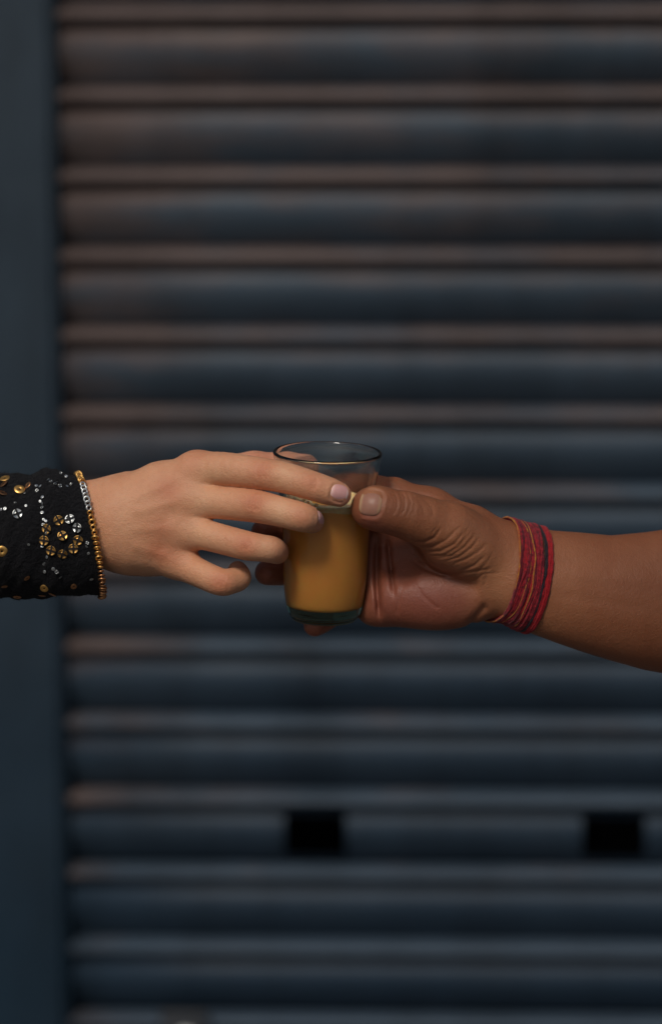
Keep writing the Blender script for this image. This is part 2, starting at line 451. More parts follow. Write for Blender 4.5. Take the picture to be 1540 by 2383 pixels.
for i in range(34):                                  # bubbles against the wall
    a = random.uniform(0, 2 * math.pi); rr = rl * random.choice((random.uniform(0.5, 0.9), 0.96)); s = random.uniform(0.0004, 0.0013)
    b = bmesh.new(); bmesh.ops.create_icosphere(b, subdivisions=2, radius=s, matrix=Matrix.Translation((rr * math.cos(a) * (1 - s / rl), rr * math.sin(a) * (1 - s / rl), LV + 0.0018)))
    link('bubble', bm_mesh('bubble', b, True), MAT['froth'], tea)

# ------------------------------------------------------------------ implicit modelling kit (study units)
class Field:
    def __init__(self, us, vs, ds):
        self.ax = [np.asarray(a, np.float32) for a in (us, vs, ds)]
        self.f = np.full(tuple(len(a) for a in self.ax), 400.0, np.float32)
    def copy(self):
        o = Field.__new__(Field); o.ax = self.ax; o.f = np.full_like(self.f, 400.0); return o
    def sub(self, lo, hi):
        return tuple(slice(max(0, int(np.searchsorted(a, l)) - 1), int(np.searchsorted(a, h)) + 1) for a, l, h in zip(self.ax, lo, hi))
    def pts(self, sl):
        return (self.ax[0][sl[0]][:, None, None], self.ax[1][sl[1]][None, :, None], self.ax[2][sl[2]][None, None, :])
    def smin(self, sl, arr, k):
        a = self.f[sl]
        if k > 0:
            h = np.clip(0.5 + 0.5 * (a - arr) / k, 0, 1)
            self.f[sl] = a * (1 - h) + arr * h - k * h * (1 - h)
        else: self.f[sl] = np.minimum(a, arr)
    def cap(self, a, b, ra, rb, k=12.0, m=70):
        a = np.array(a, np.float32); b = np.array(b, np.float32); R = max(ra, rb) + m
        sl = self.sub(np.minimum(a, b) - R, np.maximum(a, b) + R)
        if any(s.stop <= s.start for s in sl): return
        X, Y, Z = self.pts(sl); ab = b - a; L2 = float(ab @ ab) + 1e-6
        t = np.clip(((X - a[0]) * ab[0] + (Y - a[1]) * ab[1] + (Z - a[2]) * ab[2]) / L2, 0, 1)
        dist = np.sqrt((X - a[0] - t * ab[0]) ** 2 + (Y - a[1] - t * ab[1]) ** 2 + (Z - a[2] - t * ab[2]) ** 2) - (ra + (rb - ra) * t)
        self.smin(sl, dist, k)
    def chain(self, pts, k=12.0):
        for (p, q) in zip(pts[:-1], pts[1:]): self.cap(p[:3], q[:3], p[3], q[3], k)
    def ell(self, c, r, axes=None, k=25.0, m=70, neg=False):
        c = np.array(c, np.float32); R = max(r) + m; sl = self.sub(c - R, c + R)
        X, Y, Z = self.pts(sl); X = X - c[0]; Y = Y - c[1]; Z = Z - c[2]
        A = np.eye(3) if axes is None else np.array(axes, float)
        q = [X * A[i, 0] + Y * A[i, 1] + Z * A[i, 2] for i in range(3)]
        k0 = np.sqrt(sum((q[i] / r[i]) ** 2 for i in range(3))); k1 = np.sqrt(sum((q[i] / r[i] ** 2) ** 2 for i in range(3))) + 1e-6
        d = (k0 * (k0 - 1) / k1).astype(np.float32)
        if neg:
            a = self.f[sl]; h = np.clip(0.5 - 0.5 * (a + d) / k, 0, 1); self.f[sl] = a * (1 - h) - d * h + k * h * (1 - h)
        else: self.smin(sl, d, k)
    def loft(self, secs, k=25.0):
        """elliptical limb along u: secs = (u, v, d, rv, rd)"""
        S = np.array(secs, np.float32); U = self.ax[0]
        c = [np.interp(U, S[:, 0], S[:, i]).astype(np.float32)[:, None, None] for i in range(1, 5)]
        over = np.maximum(np.maximum(S[0, 0] - U, U - S[-1, 0]), 0)[:, None, None]
        Y = self.ax[1][None, :, None]; Z = self.ax[2][None, None, :]
        q = np.sqrt(((Y - c[0]) / c[2]) ** 2 + ((Z - c[1]) / c[3]) ** 2)
        d = (q - 1) * np.minimum(c[2], c[3]) * 1.05
        d = np.where(over > 0, np.sqrt(np.maximum(d, 0) ** 2 + over ** 2) + np.minimum(d, 0) * 0, d)
        self.smin((slice(None),) * 3, d.astype(np.float32), k)
    def join(self, o, k): self.smin((slice(None),) * 3, o.f, k)
    def groove(self, line, w, depth, dmax=1e9, dmin=-1e9):
        """a crease along a line drawn on the side that faces the lens, (u, v) points"""
        P = np.array(line, np.float32); R = w * 3
        lo = (P[:, 0].min() - R, P[:, 1].min() - R, dmin); hi = (P[:, 0].max() + R, P[:, 1].max() + R, dmax)
        sl = self.sub(lo, hi); X = self.ax[0][sl[0]][:, None]; Y = self.ax[1][sl[1]][None, :]
        best = np.full((X.shape[0], Y.shape[1]), 1e9, np.float32); tt = np.zeros_like(best); n = len(P) - 1
        for i in range(n):
            a, b = P[i], P[i + 1]; ab = b - a; t = np.clip(((X - a[0]) * ab[0] + (Y - a[1]) * ab[1]) / float(ab @ ab + 1e-6), 0, 1)
            d2 = (X - a[0] - t * ab[0]) ** 2 + (Y - a[1] - t * ab[1]) ** 2
            m_ = d2 < best; best = np.where(m_, d2, best); tt = np.where(m_, (i + t) / n, tt)
        amp = depth * np.exp(-best / (w * w)) * np.clip(np.minimum(tt, 1 - tt) * 5 + 0.15, 0, 1)
        self.f[sl] += amp[:, :, None]
    def sample(self, P):
        P = np.atleast_2d(np.asarray(P, float)); ix = []
        for i in range(3):
            a = self.ax[i]; x = np.interp(P[:, i], a, np.arange(len(a))); ix.append(np.clip(x, 0, len(a) - 1.001))
        i0 = [x.astype(int) for x in ix]; f = [x - i for x, i in zip(ix, i0)]; r = 0
        for dx in (0, 1):
            for dy in (0, 1):
                for dz in (0, 1):
                    w = (f[0] if dx else 1 - f[0]) * (f[1] if dy else 1 - f[1]) * (f[2] if dz else 1 - f[2])
                    r = r + w * self.f[i0[0] + dx, i0[1] + dy, i0[2] + dz]
        return r
    def world_pts(self, sl):
        X, Y, Z = np.broadcast_arrays(*self.pts(sl)); sh = X.shape
        return W(np.stack([X.ravel(), Y.ravel(), Z.ravel()], 1)).reshape(*sh, 3)
    def mesh(self):
        g = openvdb.FloatGrid(); g.background = 400.0
        f = np.clip(self.f, -30, 30).astype(np.float32); f[[0, -1]] = 30; f[:, [0, -1]] = 30; f[:, :, [0, -1]] = 30
        g.copyFromArray(f); pts, tris, quads = g.convertToPolygons(isovalue=0.0)
        P = np.stack([np.interp(pts[:, i], np.arange(len(self.ax[i])), self.ax[i]) for i in range(3)], 1)
        return P, np.asarray(tris), np.asarray(quads)
    def normal(self, P, e=3.0):
        n = np.stack([self.sample(P + np.eye(3)[i] * e) - self.sample(P - np.eye(3)[i] * e) for i in range(3)], 1)
        return n / (np.linalg.norm(n, axis=1)[:, None] + 1e-9)

def body_mesh(name, F, colour):
    P, tris, quads = F.mesh()
    for _ in range(2):                               # settle the vertices on the surface
        s = F.sample(P); P = P - F.normal(P, 2.5) * np.clip(s, -1.5, 1.5)[:, None] * 0.7
    faces = [tuple(q) for q in quads.tolist()] + [tuple(t) for t in tris.tolist()]
    me = mesh_np(name, W(P), faces)
    bmx = bmesh.new(); bmx.from_mesh(me); bmesh.ops.recalc_face_normals(bmx, faces=bmx.faces); bmx.to_mesh(me); bmx.free()
    me.polygons.foreach_set('use_smooth', [True] * len(me.polygons))
    c = colour(P); a = me.color_attributes.new('skin', 'FLOAT_COLOR', 'POINT')
    a.data.foreach_set('color', np.concatenate([np.clip(c, 0, 1), np.ones((len(c), 1))], 1).astype(np.float32).ravel())
    return me

def fall(P, c, r):
    return np.exp(-np.sum((P - np.array(c, float)) ** 2, 1) / (r * r))[:, None]

def unit(v): v = np.asarray(v, float); return v / np.linalg.norm(v)

def nail_frame(c, L, N):
    L = unit(L); N = unit(np.asarray(N, float) - L * np.dot(N, L)); return np.array(c, float), L, N, np.cross(L, N)

def nail_groove(F, fr, ln, wd, depth, p=2.8):
    c, L, N, B = fr; R = max(ln, wd) * 1.2
    sl = F.sub(c - R, c + R); X, Y, Z = F.pts(sl); X = X - c[0]; Y = Y - c[1]; Z = Z - c[2]
    s = (X * L[0] + Y * L[1] + Z * L[2]) / (ln / 2); t = (X * B[0] + Y * B[1] + Z * B[2]) / (wd / 2); n = X * N[0] + Y * N[1] + Z * N[2]
    rho = (np.abs(s) ** p + np.abs(t) ** p) ** (1 / p)
    amp = depth * np.exp(-((rho - 1.04) / 0.13) ** 2) * np.where(s > 0.75, 0.35, 1.0) + depth * 0.55 * np.clip((1.05 - rho) / 0.1, 0, 1)
    amp -= depth * 0.5 * np.exp(-((rho - 1.32) / 0.16) ** 2) * (s < 0.6)
    F.f[sl] += np.where(n > -wd * 0.35, amp, 0).astype(np.float32)

def nail_mesh(name, F, fr, ln, wd, mat, parent, p=2.8, lift=1.5, free=0.82):
    c, L, N, B = fr; vs, ss, rh = [], [], []; rings, sp = 9, 40
    for i in range(rings + 1):
        rho = i / rings
        for j in range(sp):
            a = 2 * math.pi * j / sp; ca, sa = math.cos(a), math.sin(a)
            q = (abs(ca) ** p + abs(sa) ** p) ** (1 / p); s, t = rho * ca / q, rho * sa / q
            vs.append(c + L * s * ln / 2 + B * t * wd / 2 + N * 40); ss.append(s); rh.append(rho)
            if i == 0: break
    P = np.array(vs); ss = np.array(ss); rh = np.array(rh); alive = np.ones(len(P), bool)
    for _ in range(70):
        f = F.sample(P); P = P - N * np.where(np.abs(f) > 0.05, np.clip(f, -2, 4) * 0.7, 0)[:, None]
    # a nail is stiffer than the flesh below: bow it evenly
    h = (P - c) @ N; t = (P - c) @ B / (wd / 2)
    A = np.stack([np.ones_like(t), t * t, ss, ss * ss], 1); co_, *_ = np.linalg.lstsq(A, h, rcond=None)
    hs = A @ co_; h2 = 0.35 * h + 0.65 * hs + lift * (1 - rh ** 4) - 0.2 * rh ** 6 + 1.4 * np.clip(ss - 0.75, 0, 1) * 4
    P = P + N * (h2 - h)[:, None]
    fs = [(0, 1 + j, 1 + (j + 1) % sp) for j in range(sp)]
    for i in range(rings - 1):
        for j in range(sp):
            a, b = 1 + i * sp + j, 1 + i * sp + (j + 1) % sp; fs.append((a, a + sp, b + sp, b))
    base = len(P); low = P[1 + (rings - 1) * sp:] - N * 3.0
    P = np.concatenate([P, low]); ss = np.concatenate([ss, ss[1 + (rings - 1) * sp:]])
    for j in range(sp):
        a, b = 1 + (rings - 1) * sp + j, 1 + (rings - 1) * sp + (j + 1) % sp; fs.append((a, base + j, base + (j + 1) % sp, b))
    me = mesh_np(name, W(P), fs)
    bmx = bmesh.new(); bmx.from_mesh(me); bmesh.ops.recalc_face_normals(bmx, faces=bmx.faces)
    if sum(f.normal.dot(Vector((W(c + N * 10) - W(c))[0])) for f in bmx.faces) < 0: bmesh.ops.reverse_faces(bmx, faces=bmx.faces)
    bmx.to_mesh(me); bmx.free(); me.polygons.foreach_set('use_smooth', [True] * len(me.polygons))
    at = me.color_attributes.new('tip', 'FLOAT_COLOR', 'POINT'); w = np.clip((ss - free + 0.1) / 0.15, 0, 1) + 0.6 * np.clip((-ss - 0.62) / 0.2, 0, 1)
    at.data.foreach_set('color', np.stack([w, w, w, np.ones_like(w)], 1).astype(np.float32).ravel())
    return link('fingernail', me, mat, parent)

def cut_glass(F):
    lo = (610, 1000, -190); hi = (905, 1500, 210); sl = F.sub(lo, hi)
    gsd = glass_sdf(F.world_pts(sl)).astype(np.float32)
    F.f[sl] = np.maximum(F.f[sl], -(gsd - 0.6))

def smooth_chain(ch, n=5):
    P = np.array([ch[0]] + list(ch) + [ch[-1]], float); out = []
    for i in range(1, len(P) - 2):
        p0, p1, p2, p3 = P[i - 1:i + 3]
        for t in np.arange(n) / n:
            out.append(0.5 * (2 * p1 + (p2 - p0) * t + (2 * p0 - 5 * p1 + 4 * p2 - p3) * t * t + (3 * p1 - p0 - 3 * p2 + p3) * t ** 3))
    return [tuple(x) for x in out] + [tuple(P[-1])]

# ------------------------------------------------------------------ first person: the fair hand coming from the left
H = 2.6
A = Field(np.arange(60, 850, H), np.arange(1020, 1430, H), np.arange(-225, 190, H))
A.loft([(70, 1240, 24, 104, 78), (150, 1228, 20, 102, 76), (200, 1216, 16, 98, 72), (245, 1210, 12, 95, 68), (290, 1210, 8, 98, 62)], 10)
A.cap((285, 1180, 2), (375, 1130, -18), 50, 50, 40)
A.cap((375, 1130, -18), (457, 1097, -40), 50, 42, 28)
A.cap((285, 1190, -2), (452, 1163, -52), 58, 42, 60)
A.cap((285, 1230, -2), (434, 1233, -44), 60, 40, 60)
A.cap((280, 1266, 8), (410, 1304, -22), 52, 37, 55)
A.ell((365, 1205, -22), (100, 92, 42), k=45)
A.ell((355, 1225, 28), (120, 112, 46), k=40)
A.cap((290, 1180, 40), (425, 1120, 68), 50, 42, 40)      # thumb root
A.ell((456, 1093, -54), (42, 35, 32), k=28)
A.ell((448, 1160, -66), (38, 30, 26), k=35)
A.ell((432, 1232, -56), (36, 30, 26), k=35)
A.ell((406, 1302, -34), (34, 28, 26), k=30)
fingersA = [
    [(458, 1093, -42, 40), (520, 1092, -85, 40), (612, 1103, -128, 37.5), (668, 1113, -150, 36), (728, 1131, -166, 34), (765, 1143, -164, 32), (789, 1151, -158, 28)],
    [(455, 1164, -52, 40), (520, 1170, -92, 38.5), (594, 1178, -130, 38), (650, 1190, -155, 35), (700, 1203, -172, 34), (718, 1209, -152, 31), (727, 1214, -134, 27)],
    [(438, 1234, -44, 38), (495, 1249, -88, 35), (571, 1269, -126, 34), (606, 1275, -133, 31.5), (632, 1279, -124, 31), (643, 1284, -84, 28.5), (644, 1287, -44, 25)],
    [(414, 1308, -22, 37), (465, 1334, -65, 33), (513, 1354, -96, 32), (538, 1352, -88, 29.5), (555, 1346, -70, 28.5), (557, 1337, -47, 25), (553, 1328, -30, 22.5)],
]
FA = A.copy()
for ch in fingersA:
    one = A.copy(); one.chain(smooth_chain(ch), 1.5); FA.join(one, 2.5)
A.join(FA, 20)
T = A.copy(); T.chain([(420, 1120, 68, 43), (505, 1098, 84, 39), (592, 1090, 92, 38), (660, 1086, 104, 33.5), (712, 1086, 112, 29)], 14)
A.join(T, 18)
# tendon ridges, knuckle dimples and joint folds
for a, b in (((300, 1165), (430, 1105)), ((300, 1195), (425, 1162)), ((300, 1232), (410, 1232)), ((305, 1266), (390, 1298))):
    A.groove([a, b], 11, -1.7, 40)
for line in ([(372, 1118), (400, 1136), (425, 1130)], [(380, 1200), (410, 1195)], [(368, 1268), (392, 1262)]):
    A.groove(line, 14, 1.2, 30)
def folds(F, c, ang, n, gap, length, w, depth, bow=5):
    ca, sa = math.cos(ang), math.sin(ang)
    for i in range(n):
        o = (i - (n - 1) / 2) * gap; pts = []
        for t in np.linspace(-1, 1, 7):
            x = o + bow * (t * t) * (1 if o <= 0 else -1) * 0.8 + random.uniform(-0.6, 0.6); y = t * length
            pts.append((c[0] + x * ca - y * sa, c[1] + x * sa + y * ca))
        F.groove(pts, w, depth * random.uniform(0.6, 1.1), 60)
folds(A, (612, 1096), 0.12, 5, 7, 19, 2.7, 1.9)
folds(A, (592, 1171), 0.16, 5, 7, 19, 2.7, 2.0)
folds(A, (571, 1263), 0.2, 4, 7, 17, 2.7, 1.7)
folds(A, (512, 1350), 0.4, 4, 7, 15, 2.7, 1.5)
folds(A, (731, 1126), 0.25, 3, 6, 15, 2.6, 1.3)
folds(A, (702, 1200), 0.3, 2, 5, 11, 2.2, 0.6)
nA1 = nail_frame((789, 1148, -182), (34, 9, 8), (0.10, 0.06, -1)); nail_groove(A, nA1, 44, 40, 1.7)
nA2 = nail_frame((738, 1208, -152), (18, 9, 32), (0.86, 0.12, -0.50)); nail_groove(A, nA2, 40, 38, 1.7)
cut_glass(A)
def colA(P):
    base = np.array([0.68, 0.365, 0.212]); c = np.tile(base, (len(P), 1))
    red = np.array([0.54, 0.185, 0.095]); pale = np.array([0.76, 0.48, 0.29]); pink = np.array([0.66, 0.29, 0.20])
    pts = [((612, 1096, -160), 32, .7), ((592, 1172, -165), 32, .7), ((572, 1268, -158), 30, .7), ((513, 1356, -125), 30, .7), ((392, 1142, -85), 32, .6), ((375, 1225, -80), 34, .6), ((368, 1285, -70), 30, .6),
           ((728, 1125, -195), 26, .5), ((700, 1205, -200), 24, .5), ((450, 1060, -80), 40, .35), ((408, 1290, -60), 34, .4), ((640, 1290, -140), 26, .3)]
    for p, r, w in pts: c += (red - c) * fall(P, p, r) * w
    for p, r, w in (((490, 1112, -110), 34, .6), ((660, 1100, -180), 30, .5), ((650, 1190, -185), 30, .5), ((480, 1175, -110), 36, .4), ((470, 1250, -100), 34, .4), ((330, 1210, -60), 60, .2), ((620, 1270, -160), 24, .2)):
        c += (pale - c) * fall(P, p, r) * w
    for p, r, w in (((800, 1160, -165), 34, .8), ((735, 1215, -145), 30, .7), ((655, 1285, -110), 32, .5), ((715, 1088, 112), 45, .7)):
        c += (pink - c) * fall(P, p, r) * w
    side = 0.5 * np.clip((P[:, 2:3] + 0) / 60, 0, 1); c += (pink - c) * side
    return c
handA = link('person', body_mesh('person', A, colA), MAT['skin_a'])
tag(handA, 'person at left in sequined black sleeve, hand reaching round the tea glass', 'person')
nail_mesh('fingernail', A, nA1, 44, 40, MAT['nail_a'], handA)
nail_mesh('fingernail', A, nA2, 40, 38, MAT['nail_a'], handA)

# sleeve: lofted, with soft folds and a separate cuff band
SL = np.array([  # u, vtop, vbot, d, rd
    (-1150, 1160, 1560, 260, 190), (-800, 1120, 1500, 160, 170), (-420, 1085, 1440, 90, 150), (-200, 1098, 1412, 55, 135), (0, 1106, 1398, 34, 122), (60, 1104, 1394, 28, 118),
    (96, 1100, 1391, 26, 116), (104, 1094, 1391, 26, 118), (122, 1089, 1390, 25, 118), (150, 1097, 1388, 23, 116), (185, 1104, 1386, 20, 112), (212, 1107, 1384, 18, 108)], float)
def sleeve_pt(u, a, off=0.0):
    vt, vb, dc, rd = (np.interp(u, SL[:, 0], SL[:, i]) for i in range(1, 5))
    rv, vc = (vb - vt) / 2, (vb + vt) / 2
    fold = 4.4 * math.sin(3 * a + u * 0.021) * math.sin(u * 0.017 + 1.3) + 2.2 * math.sin(7 * a - u * 0.05) + 2.2 * math.sin(u * 0.11 + 2 * a) + 1.2 * math.sin(13 * a + u * 0.19)
    edge = max(0.0, min(1.0, (u - 60) / 150)); fold *= 1 - 0.55 * edge
    uu = u + edge * (28 * math.sin(a) + 10 * math.cos(a))
    return np.array([uu, vc + (rv + fold + off) * math.sin(a), dc - (rd + fold + off) * math.cos(a)])
us = list(np.linspace(-1150, -40, 40)) + list(np.linspace(-30, 92, 30)) + [96, 99, 102, 105, 110] + list(np.linspace(116, 212, 26))
NS = 120; vs, fs = [], []
rows = [(u, 0.0) for u in us] + [(213.5, -1.5), (212, -3.5)] + [(u, -5.0) for u in (195, 160, 120, 80)]
for (u, off) in rows:
    for j in range(NS): vs.append(sleeve_pt(u, 2 * math.pi * j / NS, off + random.uniform(-0.35, 0.35)))
for i in range(len(rows) - 1):
    for j in range(NS):
        j2 = (j + 1) % NS; fs.append((i * NS + j, (i + 1) * NS + j, (i + 1) * NS + j2, i * NS + j2))
fs.append(tuple(range(NS)))
sleeve = link('sleeve', mesh_np('sleeve', W(np.array(vs)), fs), MAT['cloth'], handA)
sleeve['label'] = 'black sleeve with gold and silver sequins'

def fuzz(name, P, N, length, width, mat, parent, seed, inv=None):
    """loose fibres standing off cloth: one mesh of thin tapering blades"""
    r_ = np.random.default_rng(seed); n = len(P)
    D = N + r_.normal(0, 0.55, (n, 3)); D /= np.linalg.norm(D, axis=1)[:, None]
    S = np.cross(D, r_.normal(0, 1, (n, 3))); S /= np.linalg.norm(S, axis=1)[:, None]
    L = length * r_.uniform(0.3, 1.0, (n, 1)); bend = r_.normal(0, 0.35, (n, 3)) * L
    V = np.stack([P - S * width, P + S * width, P + D * L * 0.55 + bend * 0.3 + S * width * 0.7, P + D * L * 0.55 + bend * 0.3 - S * width * 0.7, P + D * L + bend], 1).reshape(-1, 3)
    fs = []
    for i in range(n): b0 = 5 * i; fs += [(b0, b0 + 1, b0 + 2, b0 + 3), (b0 + 3, b0 + 2, b0 + 4)]
    o = link(name, mesh_np(name, V, fs), mat, parent); o['kind'] = 'stuff'
    if inv is not None: o.matrix_parent_inverse = inv
    return o
fu = rng.uniform(-120, 206, 5200); fa = rng.uniform(0, 2 * math.pi, 5200)
FP = np.array([sleeve_pt(u, a) for u, a in zip(fu, fa)]); FQ = np.array([sleeve_pt(u, a, 10) for u, a in zip(fu, fa)])
FN = W(FQ) - W(FP); FN /= np.linalg.norm(FN, axis=1)[:, None]
fuzz('nap', W(FP), FN, 0.0022, 0.00006, MAT['cloth'], sleeve, 5)

def sleeve_frame(u, v):
    best = None
    uu = u
    for _ in range(6):
        vt, vb = np.interp(uu, SL[:, 0], SL[:, 1]), np.interp(uu, SL[:, 0], SL[:, 2])
        a = math.asin(max(-0.97, min(0.97, (v - (vt + vb) / 2) / ((vb - vt) / 2))))
        p = sleeve_pt(uu, a); uu += (u - p[0])
    p = sleeve_pt(uu, a); e = (sleeve_pt(uu + 3, a) - sleeve_pt(uu - 3, a)); f = (sleeve_pt(uu, a + 0.03) - sleeve_pt(uu, a - 0.03))
    P0, E, Fv = W(p)[0], unit(W(p + e)[0] - W(p)[0]), unit(W(p + f)[0] - W(p)[0])
    N = unit(np.cross(E, Fv));
    if np.dot(N, FWD) > 0 and math.cos(a) > 0: N = -N
    if np.dot(N, W(sleeve_pt(uu, a, 20))[0] - P0) < 0: N = -N
    return P0, E, N
def sequin_mesh(hole=False):
    b = bmesh.new(); n = 20; rings = [(0.30, 0.10), (0.55, 0.0), (0.85, 0.10), (1.0, 0.22), (0.97, 0.10)] if not hole else [(0.20, 0.03), (0.45, 0.13), (0.82, 0.12), (1.0, 0.0)]
    R = [[b.verts.new((r * math.cos(2 * math.pi * i / n), r * math.sin(2 * math.pi * i / n), z)) for i in range(n)] for r, z in rings]
    for a, c in zip(R[:-1], R[1:]):
        for i in range(n): b.faces.new((a[i], a[(i + 1) % n], c[(i + 1) % n], c[i]))
    if not hole:
        b.faces.new(R[0])
        for ang in (0.2, 0.2 + math.pi / 2):                       # thread cross that sews it down
            ca, sa = math.cos(ang), math.sin(ang); w = 0.19
            pr = [(-1.08, 0.0), (-0.95, 0.34), (0, 0.20), (0.95, 0.34), (1.08, 0.0)]
            top = [[b.verts.new((x * ca - s * w * sa, x * sa + s * w * ca, z)) for x, z in pr] for s in (-1, 1)]
            for i in range(4):
                f = b.faces.new((top[0][i], top[0][i + 1], top[1][i + 1], top[1][i])); f.material_index = 1
    me = bpy.data.meshes.new('sequin'); b.to_mesh(me); b.free()
    me.polygons.foreach_set('use_smooth', [True] * len(me.polygons)); return me
SEQ = {}
for key in ('gold', 'silver', 'copper'):
    for hole in (False, True):
        m_ = sequin_mesh(hole); m_.materials.append(MAT[key]); m_.materials.append(MAT['stitch']); SEQ[key, hole] = m_
def put_sequin(u, v, r, key, hole=False, tilt=0.25, name='sequin'):
    P0, E, N = sleeve_frame(u, v)
    N = unit(N + rng.normal(0, tilt, 3) * 0.5); E = unit(E - N * np.dot(E, N)); a = random.uniform(0, 6.28)
    B = np.cross(N, E); E2 = E * math.cos(a) + B * math.sin(a); B2 = np.cross(N, E2)
    s = r / PXM; p = P0 + N * 0.0004
    o = bpy.data.objects.new(name, SEQ[key, hole]); COL.objects.link(o); o.parent = sleeve
    o.matrix_world = Matrix(((E2[0] * s, B2[0] * s, N[0] * s, p[0]), (E2[1] * s, B2[1] * s, N[1] * s, p[1]), (E2[2] * s, B2[2] * s, N[2] * s, p[2]), (0, 0, 0, 1)))
def Z4(x, y): return x / 4.8125 * 0.8556, (1240 + y / 4.8125) * 0.8556
for x, y, key in ((770, 840, 'gold'), (920, 830, 'silver'), (1020, 945, 'silver'), (1025, 1100, 'gold'), (965, 1210, 'gold'), (825, 1275, 'gold'), (675, 1235, 'gold'), (585, 1105, 'gold'), (620, 955, 'gold'), (820, 1050, 'gold'), (230, 760, 'silver')):
    put_sequin(*Z4(x, y), 11.5, key)
for x, y, key, r in ((260, 415, 'gold', 13), (40, 470, 'copper', 12), (70, 290, 'gold', 13), (50, 355, 'copper', 12), (30, 1240, 'gold', 13), (370, 370, 'copper', 9),
                     (355, 1580, 'copper', 8), (585, 1725, 'gold', 10), (970, 1710, 'copper', 8), (230, 1850, 'copper', 10), (690, 1800, 'copper', 10), (555, 1850, 'copper', 9), (60, 1700, 'copper', 8)):
    put_sequin(*Z4(x, y), r, key, True, 0.5)
for x, y in ((480, 400), (535, 410), (490, 465), (560, 535), (530, 590), (560, 615), (560, 675), (555, 740), (575, 830), (605, 850), (570, 900), (640, 300), (665, 330), (720, 375), (745, 355), (785, 385), (800, 250), (870, 270), (880, 385), (935, 365),
             (20, 690), (70, 690), (345, 640), (380, 1155), (1145, 1140), (1140, 1180), (1160, 1270), (745, 1515), (790, 1585), (700, 1480), (330, 470), (200, 610), (610, 1010), (560, 1180), (620, 1330), (580, 1420), (590, 1520), (1200, 1610)):
    put_sequin(*Z4(x, y), random.uniform(3.2, 4.8), 'silver', random.random() < 0.5, 0.7)
# sewn edging of overlapping rings round the cuff
ring = bmesh.new(); n1, n2 = 16, 7
rv = [[ring.verts.new(((1 + 0.38 * math.cos(b_)) * math.cos(a_), (1 + 0.38 * math.cos(b_)) * math.sin(a_), 0.38 * math.sin(b_))) for b_ in np.linspace(0, 2 * math.pi, n2, endpoint=False)] for a_ in np.linspace(0, 2 * math.pi, n1, endpoint=False)]
for i in range(n1):
    for j in range(n2): ring.faces.new((rv[i][j], rv[(i + 1) % n1][j], rv[(i + 1) % n1][(j + 1) % n2], rv[i][(j + 1) % n2]))
rings_me = {}
for key in ('gold', 'silver', 'copper'):
    m_ = bpy.data.meshes.new('trim_ring'); ring.to_mesh(m_); m_.materials.append(MAT[key]); m_.polygons.foreach_set('use_smooth', [True] * len(m_.polygons)); rings_me[key] = m_
ring.free()
NR = 74
for i in range(NR):
    a = 2 * math.pi * i / NR - math.pi / 2
    p = sleeve_pt(211, a, 2.5); q = sleeve_pt(211, a + 0.05, 2.5); e = sleeve_pt(214, a, 2.5)
    P0 = W(p)[0]; T_ = unit(W(q)[0] - P0); O_ = unit(W(sleeve_pt(211, a, 12))[0] - P0); U_ = np.cross(T_, O_)
    N = unit(O_ + 0.75 * T_ + rng.normal(0, 0.24, 3)); E = unit(U_ - N * np.dot(U_, N)); B = np.cross(N, E)
    s = random.uniform(5.2, 7.2) / PXM; sn = math.sin(a)
    key = 'silver' if (math.cos(a) > 0 and -0.85 < sn < -0.42) else ('gold' if sn < 0.55 else 'copper')
    o = bpy.data.objects.new('trim_ring', rings_me[key]); COL.objects.link(o); o.parent = sleeve
    p3 = P0 + O_ * 0.0004
    o.matrix_world = Matrix(((E[0] * s, B[0] * s, N[0] * s, p3[0]), (E[1] * s, B[1] * s, N[1] * s, p3[1]), (E[2] * s, B[2] * s, N[2] * s, p3[2]), (0, 0, 0, 1)))

# ------------------------------------------------------------------ second person: the tanned hand and forearm from the right
uB = np.concatenate([np.arange(570, 1560, H), np.arange(1560, 2700, 14.0)])
B_ = Field(uB, np.concatenate([np.arange(1080, 1600, H), np.arange(1600, 2000, 12.0)]), np.concatenate([np.arange(-200, 215, H), np.arange(215, 900, 12.0)]))
B_.loft([(1120, 1312, 22, 106, 74), (1160, 1324, 24, 110, 76), (1200, 1340, 28, 120, 82), (1250, 1354, 38, 126, 88), (1290, 1365, 50, 130, 94), (1344, 1376, 68, 137.5, 102), (1421, 1392, 100, 146, 116), (1497, 1399, 136, 160, 132), (1560, 1400, 165, 170, 142), (1800, 1415, 285, 196, 175), (2050, 1450, 420, 190, 180), (2350, 1560, 560, 175, 165), (2640, 1700, 640, 170, 160)], 10)
# hand back and metacarpals (they lie behind, fingers curl away behind the glass)
B_.chain([(1165, 1276, 30, 52), (1090, 1236, 32, 55), (1000, 1194, 36, 54), (915, 1161, 50, 48)], 30)
B_.cap((1160, 1300, 40), (920, 1232, 78), 62, 48, 40)
B_.cap((1155, 1335, 45), (915, 1310, 78), 60, 46, 40)
B_.cap((1150, 1365, 40), (912, 1402, 56), 56, 54, 40)
# heel of the hand
ca, sa = math.cos(0.10), math.sin(0.10)
B_.ell((1005, 1392, 22), (128, 73, 58), [(ca, sa, 0), (-sa, ca, 0), (0, 0, 1)], k=45)
B_.cap((868, 1262, 78), (868, 1416, 58), 36, 40, 30)
